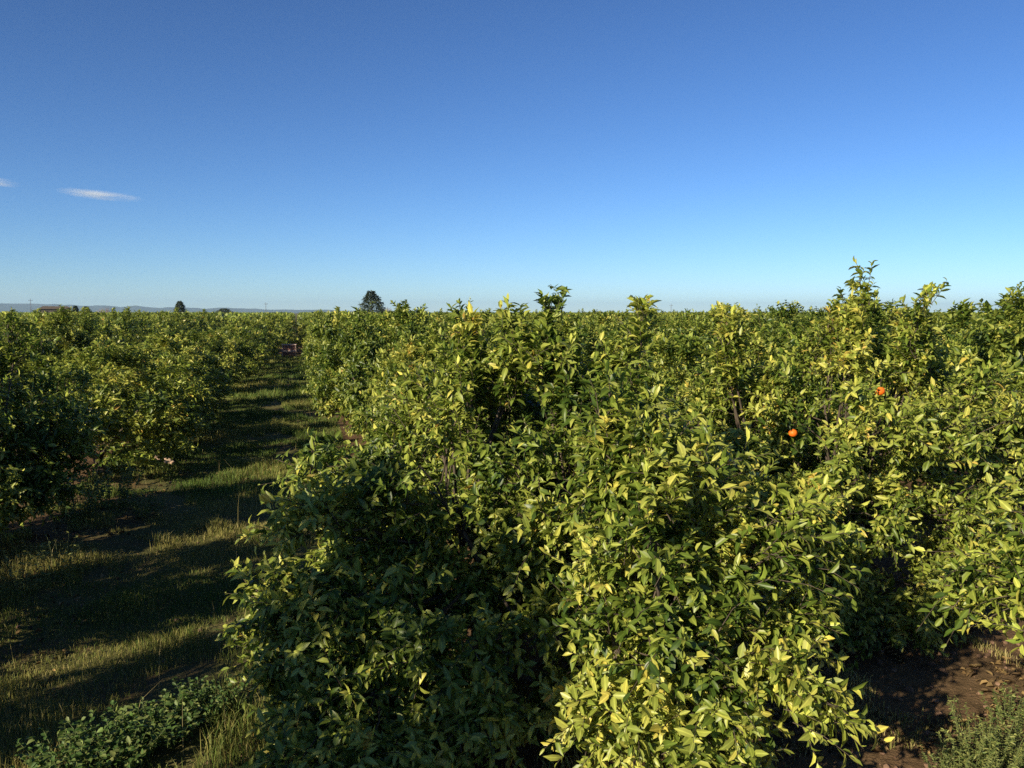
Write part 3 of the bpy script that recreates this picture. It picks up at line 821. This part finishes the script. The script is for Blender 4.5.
def shed():
    x, y = at_dist(55.5, 250); rz = -math.atan2(x, y)
    t = thing('farm_shed', 'long low brown shed on the horizon among the far tree tops', 'shed', (x, y, 0), rz)
    W, D, H = 7.2, 5.0, 3.55
    b = MB(); b.box((0, 0, H/2), (W, D, H)); link('wall', b.mesh('wall', M_SHED, False), t)
    r = MB(); o = .25
    V = [(-W/2-o, -D/2-o, H+.004), (W/2+o, -D/2-o, H+.004), (W/2+o, D/2+o, H+.004), (-W/2-o, D/2+o, H+.004), (-W/2+.7, 0, H+.75), (W/2-.7, 0, H+.75)]
    r.add(V, [[(0, 1, 5, 4), (2, 3, 4, 5), (3, 2, 1, 0)], [(1, 2, 5), (3, 0, 4)]]); link('roof', r.mesh('roof', M_ROOF, False), t)
    for sx in (-2.2, 0, 2.2):
        w = MB(); w.box((sx, -D/2 - .004, 2.6), (1.0, .05, .9)); link('window', w.mesh('window', M_DARK, False), t)
    d = MB(); d.box((-3.1, -D/2 - .004, 1.05), (.9, .06, 2.1)); link('door', d.mesh('door', M_DARK, False), t)
shed()

def pole(px, dist, H, label):
    x, y = at_dist(px, dist)
    t = thing('utility_pole', label, 'pole', (x, y, 0), -math.atan2(x, y), 'poles on the horizon')
    w = MB(); w.tube([(0, 0, -.2), (0, 0, H*.5), (0, 0, H)], [.08, .07, .05], 8); link('shaft', w.mesh('shaft', M_POLE), t)
    c = MB(); c.box((0, 0, H - .45), (1.0, .07, .08)); link('crossarm', c.mesh('crossarm', M_POLE, False), t)
    for s in (-.42, 0, .42):
        i = MB(); i.tube([(s, 0, H - .39 if s else H - .01), (s, 0, H - .25 if s else H + .13)], [.05, .035], 6); link('insulator', i.mesh('insulator', M_POLE), t)
pole(31, 270, 6.4, 'thin grey pole on the horizon left of the low shed')
pole(266, 240, 5.4, 'thin grey pole on the horizon near the end of the grassy track')
pole(671, 260, 5.2, 'thin grey pole on the horizon right of the large orange tree top')

# ------------------------------------------------------------------ light, camera, render
w = bpy.data.worlds.new('World'); SC.world = w; w.use_nodes = True
nt = w.node_tree; bg = nt.nodes['Background']
sky = nt.nodes.new('ShaderNodeTexSky'); sky.sky_type = 'NISHITA'; sky.sun_disc = False
sky.sun_elevation = SUN_EL; sky.sun_rotation = math.atan2(SUN_AZ[0], SUN_AZ[1])
sky.altitude = 0; sky.air_density = .8; sky.dust_density = 0.0; sky.ozone_density = 6.5
gm = nt.nodes.new('ShaderNodeGamma'); gm.inputs['Gamma'].default_value = 1.22
nt.links.new(sky.outputs[0], gm.inputs['Color']); nt.links.new(gm.outputs[0], bg.inputs['Color']); bg.inputs['Strength'].default_value = .05

s = Vector((SUN_AZ[0] * math.cos(SUN_EL), SUN_AZ[1] * math.cos(SUN_EL), math.sin(SUN_EL)))
ld = bpy.data.lights.new('sun', 'SUN'); ld.energy = 5.0; ld.angle = R_(.53); ld.color = (1.0, .87, .64)
lo = bpy.data.objects.new('sun', ld); COL.objects.link(lo); lo.rotation_euler = s.to_track_quat('Z', 'Y').to_euler(); lo.location = (-60, -40, 30)

cd = bpy.data.cameras.new('camera'); cd.sensor_width = 36; cd.lens = FPX / 1024 * 36; cd.clip_end = 60000; cd.clip_start = .05
co = bpy.data.objects.new('camera', cd); COL.objects.link(co); co.location = (0, 0, CAM_H)
co.rotation_euler = (math.pi / 2 - PITCH, 0, -YAW); SC.camera = co

SC.render.engine = 'CYCLES'
cy = SC.cycles
cy.max_bounces = 5; cy.diffuse_bounces = 2; cy.glossy_bounces = 2; cy.transmission_bounces = 2; cy.volume_bounces = 3; cy.transparent_max_bounces = 4
cy.use_denoising = False
SC.view_settings.view_transform = 'Standard'; SC.view_settings.look = 'None'; SC.view_settings.gamma = 1.0
SC.view_settings.exposure = 0.74
